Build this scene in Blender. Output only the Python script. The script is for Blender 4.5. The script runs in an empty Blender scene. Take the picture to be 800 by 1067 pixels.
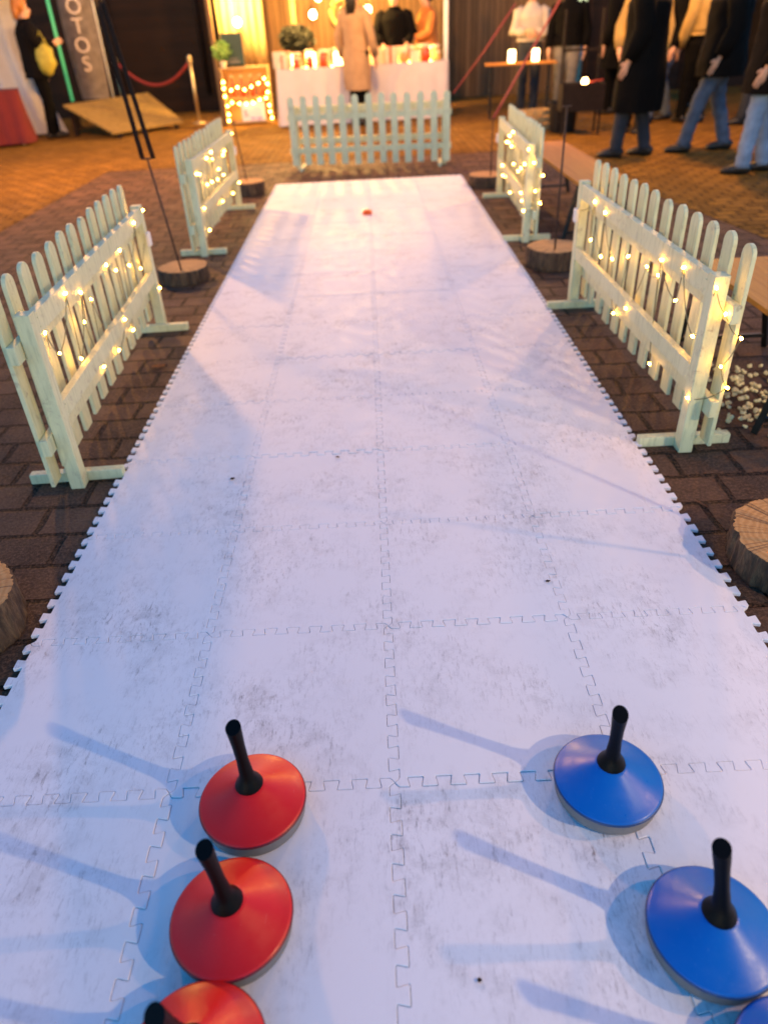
import bpy, bmesh, math, random
from mathutils import Vector, Matrix, noise
rnd = random.Random(7)
scene = bpy.context.scene
COL = scene.collection
R = math.radians
PI = math.pi

# ------------------------------------------------------------------ materials
def lin(c):
    return tuple(((v/12.92) if v <= .04045 else ((v+.055)/1.055)**2.4) for v in c)

class NT:
    def __init__(s, name):
        s.m = bpy.data.materials.new(name); s.m.use_nodes = True
        s.t = s.m.node_tree; s.n = s.t.nodes; s.l = s.t.links
        s.b = s.n['Principled BSDF']
    def new(s, typ, **kw):
        nd = s.n.new(typ)
        for k, v in kw.items():
            if k in nd.inputs.keys(): nd.inputs[k].default_value = v
            else: setattr(nd, k, v)
        return nd
    def link(s, a, b): s.l.new(a, b)
    def pos(s, scale=(1, 1, 1), obj=False):
        if obj: src = s.new('ShaderNodeTexCoord').outputs['Object']
        else: src = s.new('ShaderNodeNewGeometry').outputs['Position']
        mp = s.new('ShaderNodeMapping'); mp.inputs['Scale'].default_value = scale
        s.link(src, mp.inputs['Vector']); return mp.outputs['Vector']
    def noise(s, vec, scale, detail=5, rough=.6, dist=0):
        nd = s.new('ShaderNodeTexNoise'); nd.inputs['Scale'].default_value = scale
        nd.inputs['Detail'].default_value = detail; nd.inputs['Roughness'].default_value = rough
        nd.inputs['Distortion'].default_value = dist
        s.link(vec, nd.inputs['Vector']); return nd.outputs['Fac']
    def ramp(s, fac, stops):
        nd = s.new('ShaderNodeValToRGB'); e = nd.color_ramp.elements
        while len(e) < len(stops): e.new(.5)
        for i, (p, c) in enumerate(stops):
            e[i].position = p
            e[i].color = (c, c, c, 1) if not hasattr(c, '__len__') else (*c[:3], 1)
        s.link(fac, nd.inputs['Fac']); return nd.outputs['Color']
    def mix(s, fac, a, b, mode='MIX'):
        nd = s.new('ShaderNodeMix'); nd.data_type = 'RGBA'; nd.blend_type = mode
        for sock, v in ((nd.inputs[0], fac), (nd.inputs[6], a), (nd.inputs[7], b)):
            if hasattr(v, 'is_linked') or hasattr(v, 'node'): s.link(v, sock)
            elif hasattr(v, '__len__'): sock.default_value = (*v[:3], 1)
            else: sock.default_value = v
        return nd.outputs[2]
    def math(s, op, a, b=0.0):
        nd = s.new('ShaderNodeMath'); nd.operation = op
        for sock, v in ((nd.inputs[0], a), (nd.inputs[1], b)):
            if hasattr(v, 'node'): s.link(v, sock)
            else: sock.default_value = v
        return nd.outputs[0]
    def bump(s, h, strength=.3, dist=.01):
        nd = s.new('ShaderNodeBump'); nd.inputs['Strength'].default_value = strength
        nd.inputs['Distance'].default_value = dist
        s.link(h, nd.inputs['Height']); s.link(nd.outputs['Normal'], s.b.inputs['Normal'])
    def set(s, **kw):
        for k, v in kw.items():
            k = k.replace('_', ' ')
            if hasattr(v, 'node'): s.link(v, s.b.inputs[k])
            elif hasattr(v, '__len__'): s.b.inputs[k].default_value = (*v[:3], 1)
            else: s.b.inputs[k].default_value = v

def simple(name, col, rough=.6, var=.25, scale=9, bump=.15, bscale=60, metal=0, stretch=(1, 1, 1), spec=.5, coat=0):
    t = NT(name); v = t.pos(stretch)
    f = t.noise(v, scale)
    dark = tuple(c*(1-var) for c in col); lite = tuple(min(.95, c*(1+var)) for c in col)
    t.set(Base_Color=t.ramp(f, [(.3, dark), (.7, lite)]), Roughness=rough, Metallic=metal)
    t.b.inputs['Specular IOR Level'].default_value = spec
    t.b.inputs['Coat Weight'].default_value = coat
    if bump: t.bump(t.noise(v, bscale), bump, .004)
    return t.m

def emit(name, col, strength):
    t = NT(name); t.set(Base_Color=col, Emission_Color=col, Emission_Strength=strength, Roughness=.4)
    return t.m

MT = {}
# -- white jigsaw mat: scuffed plastic
def mat_foam():
    t = NT('scuffed_white_plastic'); v = t.pos()
    base = t.ramp(t.noise(v, 1.3, 3), [(.3, (.80, .785, .805)), (.7, (.84, .825, .845))])
    # fine directional scuffs, mostly along the lane
    vs = t.pos((1, .28, 1))
    s1 = t.ramp(t.noise(vs, 74, 7, .8, .2), [(.52, 0), (.74, 1)])
    s2 = t.ramp(t.noise(v, 2.6, 4, .6), [(.40, 0), (.66, 1)])
    rot = t.new('ShaderNodeMapping'); rot.inputs['Rotation'].default_value = (0, 0, .7); rot.inputs['Scale'].default_value = (1, .22, 1)
    t.link(v, rot.inputs['Vector'])
    s3 = t.ramp(t.noise(rot.outputs['Vector'], 60, 5, .75, .15), [(.6, 0), (.76, 1)])
    scuff = t.math('MULTIPLY', t.math('ADD', s1, s3), t.math('ADD', t.math('MULTIPLY', s2, .85), .015))
    spots = t.ramp(t.noise(v, 160, 2, .5), [(.70, 0), (.76, 1)])
    spots = t.math('MULTIPLY', spots, t.math('ADD', t.math('MULTIPLY', s2, .5), .08))
    big = t.ramp(t.noise(v, 11, 8, .78, .3), [(.47, 0), (.80, 1)])
    big = t.math('MULTIPLY', big, s2)
    fac = t.math('ADD', t.math('MULTIPLY', scuff, 1.1), t.math('ADD', t.math('MULTIPLY', spots, .4), t.math('MULTIPLY', big, .64)))
    nd = t.new('ShaderNodeClamp'); t.link(fac, nd.inputs[0])
    t.set(Base_Color=t.mix(nd.outputs[0], base, (.21, .185, .19)), Roughness=t.ramp(t.noise(v, 9, 5), [(.3, .52), (.7, .70)]))
    t.b.inputs['Specular IOR Level'].default_value = .28
    t.bump(t.noise(v, 420, 3, .6), .10, .002)
    return t.m
MT['mat'] = mat_foam()

def mat_pavers(name, bw, rh, c1, c2, cm, seed=0, rough=(.42, .7), grit=(.02, .02, .018), mo=.012):
    t = NT(name); v = t.pos()
    dn = t.new('ShaderNodeTexNoise'); dn.inputs['Scale'].default_value = 5.5; dn.inputs['Detail'].default_value = 3
    t.link(v, dn.inputs['Vector'])
    sub = t.new('ShaderNodeVectorMath', operation='SUBTRACT'); t.link(dn.outputs['Color'], sub.inputs[0]); sub.inputs[1].default_value = (.5, .5, .5)
    sc = t.new('ShaderNodeVectorMath', operation='SCALE'); t.link(sub.outputs[0], sc.inputs[0]); sc.inputs['Scale'].default_value = .035
    add = t.new('ShaderNodeVectorMath', operation='ADD'); t.link(v, add.inputs[0]); t.link(sc.outputs[0], add.inputs[1])
    mp = t.new('ShaderNodeMapping'); mp.inputs['Location'].default_value = (seed*.37, seed*.21, 0); t.link(add.outputs[0], mp.inputs['Vector'])
    br = t.new('ShaderNodeTexBrick'); t.link(mp.outputs['Vector'], br.inputs['Vector'])
    br.inputs['Scale'].default_value = 1; br.inputs['Brick Width'].default_value = bw; br.inputs['Row Height'].default_value = rh
    br.inputs['Mortar Size'].default_value = mo; br.inputs['Mortar Smooth'].default_value = .35; br.inputs['Bias'].default_value = 0
    br.inputs['Color1'].default_value = (*c1, 1); br.inputs['Color2'].default_value = (*c2, 1); br.inputs['Mortar'].default_value = (*cm, 1)
    br.offset = .5; br.squash = 1
    n1 = t.noise(v, 3.1, 5, .65); n2 = t.noise(v, 70, 7, .78)
    c = t.mix(t.ramp(n1, [(.3, 0), (.72, .55)]), br.outputs['Color'], grit)
    c = t.mix(t.ramp(n2, [(.45, 0), (.75, .7)]), c, tuple(x*2.2 for x in c2))
    sp = t.ramp(t.noise(v, 240, 2), [(.72, 0), (.76, .6)])
    c = t.mix(sp, c, tuple(x*2.2 for x in c2))
    t.set(Base_Color=c, Roughness=t.ramp(n1, [(.3, rough[0]), (.7, rough[1])]))
    h = t.math('ADD', t.math('MULTIPLY', t.math('SUBTRACT', 1, br.outputs['Fac']), 1.0), t.math('MULTIPLY', n2, .42))
    h = t.math('ADD', h, t.math('MULTIPLY', n1, .25))
    t.b.inputs['Specular IOR Level'].default_value = .06
    t.bump(h, 1.0, .028)
    return t.m
MT['pavers'] = mat_pavers('dark_clay_pavers', .262, .208, (.072, .045, .032), (.165, .092, .058), (.004, .0035, .003), mo=.014)
MT['plaza'] = mat_pavers('tan_clinker_pavers', .235, .15, (.120, .060, .012), (.30, .150, .026), (.010, .006, .003), 3, (.55, .8), mo=.021, grit=(.03, .018, .008))

def mat_paint():
    t = NT('weathered_mint_paint'); v = t.pos((1, 1, .12)); w = t.pos()
    g = t.noise(v, 60, 5, .7)
    c = t.ramp(t.noise(w, 3.2, 4), [(.3, (.58, .60, .36)), (.7, (.69, .69, .43))])
    c = t.mix(t.ramp(g, [(.48, 0), (.75, .6)]), c, (.30, .33, .19))
    worn = t.math('MULTIPLY', t.ramp(t.noise(w, 16, 6, .75, .5), [(.56, 0), (.68, 1)]), t.ramp(t.noise(w, 2.3, 3), [(.40, 0), (.62, .85)]))
    c = t.mix(worn, c, (.27, .22, .15))
    t.set(Base_Color=c, Roughness=t.ramp(g, [(.3, .45), (.7, .65)]))
    t.bump(t.math('ADD', g, t.math('MULTIPLY', worn, -.8)), .25, .003)
    return t.m
MT['paint'] = mat_paint()

def mat_bark():
    t = NT('rough_brown_bark'); v = t.pos((1, 1, .25))
    a = t.noise(v, 24, 7, .78, .6)
    c = t.ramp(a, [(.28, (.008, .005, .004)), (.48, (.06, .033, .017)), (.66, (.17, .10, .048)), (.85, (.36, .24, .12))])
    t.set(Base_Color=c, Roughness=.85); t.bump(a, .8, .012); return t.m
MT['bark'] = mat_bark()

def mat_cut():
    t = NT('sawn_log_end'); v = t.pos(obj=True)
    d = t.noise(v, 4, 3)
    wv = t.new('ShaderNodeTexWave'); wv.wave_type = 'RINGS'; wv.rings_direction = 'Z'
    wv.inputs['Scale'].default_value = 14; wv.inputs['Distortion'].default_value = 5.5; wv.inputs['Detail'].default_value = 3; wv.inputs['Detail Scale'].default_value = 1.4
    t.link(v, wv.inputs['Vector'])
    c = t.ramp(wv.outputs['Fac'], [(.0, (.44, .215, .065)), (.6, (.50, .26, .085)), (1, (.54, .30, .11))])
    c = t.mix(t.ramp(d, [(.5, 0), (.75, .6)]), c, (.22, .12, .06))
    f = t.noise(v, 90, 4, .7)
    c = t.mix(t.ramp(f, [(.5, 0), (.75, .35)]), c, (.18, .10, .05))
    nz = t.new('ShaderNodeVectorMath', operation='MULTIPLY'); t.link(v, nz.inputs[0]); nz.inputs[1].default_value = (1, 1, 0)
    nn = t.new('ShaderNodeVectorMath', operation='NORMALIZE'); t.link(nz.outputs[0], nn.inputs[0])
    cr = t.noise(nn.outputs[0], 5.5, 4, .7)
    cr = t.ramp(t.math('ABSOLUTE', t.math('SUBTRACT', cr, .5)), [(.004, 1), (.020, 0)])
    ln = t.new('ShaderNodeVectorMath', operation='LENGTH'); t.link(nz.outputs[0], ln.inputs[0])
    cr = t.math('MULTIPLY', cr, t.ramp(t.math('ADD', ln.outputs['Value'], t.math('MULTIPLY', d, .12)), [(.10, 0), (.16, .9)]))
    c = t.mix(cr, c, (.07, .035, .018))
    sw = t.noise(t.pos((1, .05, 1), True), 60, 4, .7)
    c = t.mix(t.ramp(sw, [(.45, 0), (.8, .35)]), c, (.24, .13, .055))
    t.set(Base_Color=c, Roughness=.75); t.bump(f, .4, .003); return t.m
MT['cut'] = mat_cut()

def mat_wood(name, c1, c2, board=0, axis=0, rough=.6, gs=(1, .08, 1), gap=(.012, .007, .004), spec=.15):
    """wood; with board > 0 the boards (width in m along axis) are told apart by gaps and by tone"""
    t = NT(name); v = t.pos(gs)
    g = t.noise(v, 26, 6, .7, .8)
    c = t.ramp(g, [(.3, c1), (.7, c2)])
    h = g
    if board:
        sx = t.new('ShaderNodeSeparateXYZ'); t.link(t.pos(), sx.inputs[0])
        q = t.math('DIVIDE', sx.outputs[axis], board)
        fl = t.math('FLOOR', q); fr = t.math('FRACT', q)
        wn = t.new('ShaderNodeTexWhiteNoise'); wn.noise_dimensions = '1D'; t.link(fl, wn.inputs['W'])
        c = t.mix(t.math('MULTIPLY', wn.outputs['Value'], .55), c, tuple(x*.45 for x in c1))
        e = t.math('MINIMUM', fr, t.math('SUBTRACT', 1, fr))
        gp = t.ramp(e, [(.03, 1), (.06, 0)])
        c = t.mix(gp, c, gap)
        h = t.math('SUBTRACT', t.math('MULTIPLY', g, .3), gp)
    t.b.inputs['Specular IOR Level'].default_value = spec
    t.set(Base_Color=c, Roughness=rough); t.bump(h, .4, .008); return t.m
MT['bench'] = mat_wood('varnished_pine_planks', (.42, .16, .028), (.58, .26, .05), 0, rough=.55, gs=(1, .06, 1))
MT['boards'] = mat_wood('brown_vertical_boards', (.13, .075, .035), (.22, .13, .062), .145, 0, gs=(1, 1, .06))
MT['shed'] = mat_wood('dark_stained_cladding', (.010, .0045, .0022), (.024, .010, .0045), .14, 2, gs=(.06, .06, 1))
MT['deck'] = mat_wood('worn_yellow_decking', (.16, .105, .035), (.32, .21, .07), 0, gs=(.3, .3, 1))
MT['crate'] = mat_wood('pale_crate_wood', (.42, .27, .11), (.58, .40, .18), 0, gs=(.1, 1, 1))
def mat_cone(name, col, dust):
    t = NT(name); v = t.pos(); o = t.pos(obj=True)
    sc = None
    for k, (rz, st) in enumerate(((.3, .05), (1.5, .05), (2.4, .06))):
        mp = t.new('ShaderNodeMapping'); mp.inputs['Rotation'].default_value = (0, 0, rz); mp.inputs['Scale'].default_value = (1, st, 1); t.link(v, mp.inputs['Vector'])
        n = t.ramp(t.noise(mp.outputs['Vector'], 190, 3, .6, .2), [(.70, 0), (.735, 1)])
        sc = n if sc is None else t.math('MAXIMUM', sc, n)
    pt = t.ramp(t.noise(v, 9, 4), [(.45, 0), (.7, 1)])
    f = t.math('MULTIPLY', sc, t.math('MULTIPLY', pt, .55))
    d = t.math('MULTIPLY', t.ramp(t.noise(v, 420, 2), [(.68, 0), (.74, 1)]), .25)
    c = t.mix(f, col, dust); c = t.mix(d, c, dust)
    t.set(Base_Color=c, Roughness=t.math('ADD', t.ramp(t.noise(v, 26, 6, .7), [(.3, .27), (.7, .46)]), t.math('MULTIPLY', f, .4)))
    t.b.inputs['Specular IOR Level'].default_value = .42
    t.bump(t.math('ADD', t.noise(o, 14, 3), t.math('MULTIPLY', f, -.5)), .06, .003)
    return t.m
MT['red'] = mat_cone('scuffed_red_plastic', (.70, .010, .007), (.72, .22, .18))
MT['blue'] = mat_cone('scuffed_blue_plastic', (.004, .130, .49), (.25, .40, .65))
MT['rim_red'] = simple('dark_red_edge', (.16, .012, .016), .4, .1)
MT['rim_blue'] = simple('dark_navy_edge', (.012, .05, .16), .4, .1)
MT['grey'] = simple('grey_rubber_base', (.19, .18, .175), .55, .12, 20, .1)
MT['blackp'] = simple('black_handle_plastic', (.002, .002, .002), .42, .1, 30, .15, 160, spec=.14)
MT['iron'] = simple('dark_iron', (.014, .009, .007), .6, .35, 14, .3, 80, spec=.15)
MT['rustrod'] = simple('rusty_rod', (.055, .028, .018), .7, .4, 30, .3, 120, metal=.3)
MT['blacksteel'] = simple('black_steel', (.010, .010, .010), .4, .2, 20, .1, 90, metal=.4)
MT['strap'] = simple('dark_webbing', (.030, .014, .007), .9, .3, 30, .2, 200, spec=.1)
MT['redrope'] = simple('red_rope', (.30, .030, .016), .7, .2, 30, .3, 200)
MT['brass'] = simple('brushed_brass', (.55, .42, .22), .35, .1, 10, .05, 90, metal=.8)
MT['cloth'] = simple('white_tablecloth', (.52, .48, .50), .85, .06, 3, .25, 18)
MT['redcloth'] = simple('red_tablecloth', (.12, .007, .008), .85, .18, 3, .25, 14)
MT['tent'] = simple('white_tent_fabric', (.72, .70, .68), .6, .08, 2, .25, 6)
def mat_curtain():
    t = NT('yellow_lit_curtain'); v = t.pos((1, 1, .06))
    f = t.noise(v, 12, 3)
    t.set(Base_Color=t.ramp(f, [(.3, (.60, .42, .14)), (.7, (.80, .62, .28))]), Roughness=.8); t.bump(f, .6, .03); return t.m
MT['curtain'] = mat_curtain()
MT['wire'] = simple('clear_light_wire', (.16, .15, .08), .3, .2)
MT['pwhite'] = simple('white_plastic', (.72, .72, .70), .4, .05)
MT['bulb'] = emit('warm_led', (1.0, .44, .055), 46)
MT['stallbulb'] = emit('warm_filament_bulb', (1.0, .66, .24), 16)
MT['candle'] = emit('candle_glow', (1.0, .58, .18), 5)
MT['flame'] = emit('ember_flame', (1.0, .5, .15), 9)
MT['neon'] = emit('green_light_tube', (.10, .55, .20), .14)
MT['orange'] = simple('orange_plastic', (.88, .11, .010), .35, .08)
MT['leaf'] = simple('dry_brown_leaf', (.26, .12, .055), .7, .3, 60, .3, 90)
MT['darkleaf'] = simple('dark_dry_leaf', (.035, .022, .018), .8, .3, 60, .3, 90)
MT['popcorn'] = simple('popcorn_white', (.86, .72, .38), .75, .18, 60, .4, 90)
MT['green'] = simple('green_leaves', (.10, .22, .035), .6, .4, 20, .2, 60)
MT['darkgreen'] = simple('dark_fir_green', (.006, .010, .004), .7, .4, 20, .2, 60)
MT['board_green'] = simple('dark_green_board', (.010, .040, .028), .5, .2)
MT['paper'] = simple('white_poster', (.80, .74, .72), .6, .05)
MT['ink'] = simple('dark_print', (.05, .04, .05), .6, .1)
MT['purple'] = simple('purple_print', (.30, .22, .48), .6, .1)
MT['chalk'] = simple('pale_lettering', (.62, .50, .40), .7, .1)
MT['glass'] = simple('amber_jar', (.55, .30, .08), .2, .3, 40, .1)
MT['redglass'] = simple('red_bottle', (.60, .06, .015), .25, .2, 40, .1)
MT['cream'] = simple('cream_lid', (.70, .58, .40), .5, .15)
MT['giftred'] = simple('red_gift_paper', (.55, .09, .04), .5, .2)
MT['skin'] = simple('skin', (.55, .30, .19), .5, .08, 20, .05)
MT['hair'] = simple('dark_hair', (.008, .006, .004), .6, .4, 60, .4, 120)
MT['hair2'] = simple('orange_brown_hair', (.36, .13, .025), .6, .4, 60, .4, 120)
MT['eye'] = simple('dark_eye', (.02, .015, .012), .2, .1)
MT['lip'] = simple('lips', (.42, .14, .11), .5, .1)
MT['black'] = simple('black_wool', (.0016, .0014, .0014), .9, .3, 12, .3, 60, spec=.12)
MT['darkcoat'] = simple('dark_brown_jacket', (.0035, .0024, .002), .85, .3, 12, .3, 40, spec=.12)
MT['beige'] = simple('beige_wool_coat', (.33, .21, .115), .9, .12, 10, .3, 60)
MT['whitecoat'] = simple('cream_white_jacket', (.46, .40, .32), .8, .1, 10, .3, 40)
MT['yellowcoat'] = simple('pale_yellow_jacket', (.34, .22, .06), .8, .15, 10, .3, 40)
MT['orangecoat'] = simple('orange_brown_jacket', (.50, .17, .03), .8, .15, 10, .3, 40)
MT['olive'] = simple('yellow_green_bag', (.34, .29, .03), .7, .25, 12, .3, 40)
MT['denim'] = simple('blue_denim', (.055, .078, .125), .85, .3, 9, .3, 120)
MT['ltdenim'] = simple('light_blue_denim', (.16, .23, .34), .85, .25, 9, .3, 120)
MT['dkdenim'] = simple('dark_denim', (.012, .017, .028), .85, .25, 9, .3, 120)
MT['greytr'] = simple('grey_trousers', (.15, .14, .125), .85, .2, 9, .3, 120)
MT['shoe'] = simple('black_leather', (.010, .009, .008), .5, .2)
MT['scarfgreen'] = simple('green_scarf', (.02, .10, .03), .9, .2)
MT['banner'] = simple('grey_banner_cloth', (.27, .22, .19), .8, .28, 7, .3, 9)

# ------------------------------------------------------------------ mesh helpers
class MB:
    def __init__(s): s.bm = bmesh.new()
    def box(s, c, d, rot=None, bev=0):
        r = bmesh.ops.create_cube(s.bm, size=1)
        vs = r['verts']
        M = Matrix.Translation(c) @ (rot.to_4x4() if rot else Matrix.Identity(4)) @ Matrix.Diagonal((*d, 1))
        bmesh.ops.transform(s.bm, matrix=M, verts=vs)
        if bev:
            es = list({e for v in vs for e in v.link_edges})
            bmesh.ops.bevel(s.bm, geom=es, offset=bev, segments=2, affect='EDGES', profile=.5)
        return s
    def prism(s, pts, z0, z1, M=None):
        """polygon pts (x, z) in the xz plane from y=z0 to y=z1 unless M moves it"""
        a = [s.bm.verts.new((x, z0, y)) for x, y in pts]; b = [s.bm.verts.new((x, z1, y)) for x, y in pts]
        n = len(pts)
        s.bm.faces.new(a); s.bm.faces.new(b[::-1])
        for i in range(n): s.bm.faces.new((a[i], b[i], b[(i+1) % n], a[(i+1) % n]))
        if M: bmesh.ops.transform(s.bm, matrix=M, verts=a+b)
        return s
    def lathe(s, prof, c=(0, 0, 0), n=32, jit=None, cap=(True, True)):
        rings = []
        for r, z in prof:
            ring = []
            for i in range(n):
                a = 2*PI*i/n; rr = r*(jit(a, z) if jit else 1)
                ring.append(s.bm.verts.new((c[0]+rr*math.cos(a), c[1]+rr*math.sin(a), c[2]+z)))
            rings.append(ring)
        for A, B in zip(rings, rings[1:]):
            for i in range(n): s.bm.faces.new((A[i], A[(i+1) % n], B[(i+1) % n], B[i]))
        if cap[0]: s.bm.faces.new(rings[0][::-1])
        if cap[1]: s.bm.faces.new(rings[-1])
        return s
    def tube(s, pts, rad, n=8, flat=1.0, ref=None):
        """tube along pts; rad number or list of (rx, ry) or numbers"""
        pts = [Vector(p) for p in pts]; rings = []
        up = Vector(ref) if ref else Vector((0, 0, 1))
        for i, p in enumerate(pts):
            d = (pts[min(i+1, len(pts)-1)]-pts[max(i-1, 0)]).normalized()
            x = up.cross(d)
            if x.length < .05: x = Vector((1, 0, 0)).cross(d) if abs(d.x) < .9 else Vector((0, 1, 0)).cross(d)
            x.normalize(); y = d.cross(x)
            r = rad[i] if hasattr(rad, '__len__') else rad
            rx, ry = r if hasattr(r, '__len__') else (r, r*flat)
            rings.append([s.bm.verts.new(p+x*rx*math.cos(2*PI*k/n)+y*ry*math.sin(2*PI*k/n)) for k in range(n)])
        for A, B in zip(rings, rings[1:]):
            for i in range(n): s.bm.faces.new((A[i], A[(i+1) % n], B[(i+1) % n], B[i]))
        s.bm.faces.new(rings[0][::-1]); s.bm.faces.new(rings[-1])
        return s
    def ball(s, c, r, sub=2, sc=(1, 1, 1), jit=0):
        o = bmesh.ops.create_icosphere(s.bm, subdivisions=sub, radius=1)
        for v in o['verts']:
            k = 1+(jit*noise.noise(v.co*2.3+Vector(c)*7) if jit else 0)
            v.co = Vector((v.co.x*sc[0]*r*k+c[0], v.co.y*sc[1]*r*k+c[1], v.co.z*sc[2]*r*k+c[2]))
        return s
    def build(s, name, mat, parent=None, smooth=False, angle=None):
        bmesh.ops.recalc_face_normals(s.bm, faces=s.bm.faces)
        me = bpy.data.meshes.new(name); s.bm.to_mesh(me); s.bm.free()
        if smooth: me.shade_smooth()
        if angle is not None:
            me.shade_smooth()
            try: me.set_sharp_from_angle(angle=R(angle))
            except Exception: pass
        me.materials.append(mat)
        o = bpy.data.objects.new(name, me); COL.objects.link(o)
        if parent: o.parent = parent
        return o

def tag(o, label=None, cat=None, group=None, kind=None):
    if label: o['label'] = label
    if cat: o['category'] = cat
    if group: o['group'] = group
    if kind: o['kind'] = kind
    return o
def thing(name, label, cat, loc=(0, 0, 0), rz=0, group=None):
    o = bpy.data.objects.new(name, None); COL.objects.link(o)
    o.empty_display_size = .1
    o.location = loc; o.rotation_euler = (0, 0, rz)
    return tag(o, label, cat, group)
def copy_tree(o, parent=None):
    c = o.copy(); COL.objects.link(c); c.parent = parent
    for ch in list(o.children): copy_tree(ch, c)
    return c
def rotz(a): return Matrix.Rotation(a, 3, 'Z')

# ------------------------------------------------------------------ camera (fitted to the mat's tile grid)
r_ = Vector((.99873269, -.02521872, -.04355489)); u_ = Vector((.05019547, .56212179, .82552984)); f_ = Vector((-.00366434, .82666989, -.56267527))
CAMP = Vector((.01503, -1.16775, 1.67851))
cam = bpy.data.cameras.new('camera'); camo = bpy.data.objects.new('camera', cam); COL.objects.link(camo)
M = Matrix.Identity(4)
for i in range(3): M[i][0] = r_[i]; M[i][1] = u_[i]; M[i][2] = -f_[i]; M[i][3] = CAMP[i]
camo.matrix_world = M
cam.sensor_fit = 'HORIZONTAL'; cam.sensor_width = 36; cam.lens = 746.175/800*36
cam.clip_start = .02; cam.clip_end = 500
cam.dof.use_dof = True; cam.dof.focus_distance = 2.25; cam.dof.aperture_fstop = 2.1
scene.camera = camo

# ------------------------------------------------------------------ ground
def sheet(name, pts, z, m):
    bm = bmesh.new(); bm.faces.new([bm.verts.new((x, y, z)) for x, y in pts])
    bmesh.ops.recalc_face_normals(bm, faces=bm.faces)
    me = bpy.data.meshes.new(name); bm.to_mesh(me); bm.free()
    if me.polygons[0].normal.z < 0: me.flip_normals()
    me.materials.append(m)
    o = bpy.data.objects.new(name, me); COL.objects.link(o); return tag(o, kind='structure')
sheet('ground', [(-120, -60), (120, -60), (120, 160), (-120, 160)], 0, MT['pavers'])
sheet('plaza_paving', [(-30, 2.2), (-4.05, 2.2), (-3.98, 10.9), (3.02, 10.9), (3.02, 8.0), (3.42, 5.2), (3.6, 2.0), (30, 2.0), (30, 40), (-30, 40)], .004, MT['plaza'])

# ------------------------------------------------------------------ jigsaw mat
T = .6; NP = 8; P_ = T/NP; AMP = .0145
def edge_curve():
    """dovetail seam along s with offset o: out at the start, in at the end, crossing at the tile corners"""
    q = [(-.035, .80), (-.02, .97), (.04, 1), (.46, 1), (.52, .97), (.535, .80), (.465, -.80), (.48, -.97), (.54, -1), (.96, -1), (1.02, -.97), (1.035, -.80)]
    out = []
    for k in range(NP):
        pr = list(q)
        if k == 0: pr = [(.09, .62), (.17, .95)]+pr[3:]
        if k == NP-1: pr = pr[:9]+[(.83, -.95), (.91, -.62)]
        out += [((a+k)*P_, b*AMP) for a, b in pr]
    return out
EC = edge_curve()
def tile_poly():
    pts = [(0, 0)]
    pts += [(s, -o) for s, o in EC]                       # bottom edge, left to right
    pts += [(T, 0)]
    pts += [(T+o, s) for s, o in EC]                     # right edge, upwards
    pts += [(T, T)]
    pts += [(s, T-o) for s, o in EC[::-1]]               # top edge, right to left
    pts += [(0, T)]
    pts += [(o, s) for s, o in EC[::-1]]                 # left edge, downwards
    return [Vector(p) for p in pts]
def inset(poly, d):
    n = len(poly); out = []
    for i in range(n):
        a, b, c = poly[i-1], poly[i], poly[(i+1) % n]
        e1 = (b-a); e2 = (c-b)
        if e1.length < 1e-7 or e2.length < 1e-7: out.append(b.copy()); continue
        e1.normalize(); e2.normalize()
        n1 = Vector((-e1.y, e1.x)); n2 = Vector((-e2.y, e2.x)); m = n1+n2
        if m.length < .2: out.append(b+n1*d); continue
        m.normalize(); out.append(b+m*(d/max(.45, m.dot(n1))))
    return out
def tile_mesh():
    p0 = tile_poly(); lo = inset(p0, .0006); hi = inset(p0, .0019)
    bm = bmesh.new(); TH = .014
    A = [bm.verts.new((p.x, p.y, .001)) for p in lo]; B = [bm.verts.new((p.x, p.y, TH-.0015)) for p in lo]; C = [bm.verts.new((p.x, p.y, TH)) for p in hi]
    n = len(A)
    for X, Y in ((A, B), (B, C)):
        for i in range(n): bm.faces.new((X[i], X[(i+1) % n], Y[(i+1) % n], Y[i]))
    from mathutils.geometry import delaunay_2d_cdt
    vo, eo, fo, ov, oe, of = delaunay_2d_cdt(hi, [(i, (i+1) % n) for i in range(n)], [], 1, 1e-7)
    for tri in fo:
        ids = [ov[k][0] for k in tri]
        bm.faces.new([C[k] for k in ids])
    me = bpy.data.meshes.new('tile'); bm.to_mesh(me); bm.free(); me.materials.append(MT['mat']); return me
mat_root = thing('jigsaw_mat', 'long white scuffed mat of interlocking tiles laid on the brown pavers', 'floor mat', (0, 0, 0))
tm = tile_mesh()
for j in range(-2, 15):
    for i in range(-2, 2):
        o = bpy.data.objects.new('tile', tm); COL.objects.link(o); o.parent = mat_root
        o.location = (i*T, j*T, rnd.uniform(-.0004, .0006)); o.rotation_euler = (rnd.gauss(0, .0012), rnd.gauss(0, .0012), 0)

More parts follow.
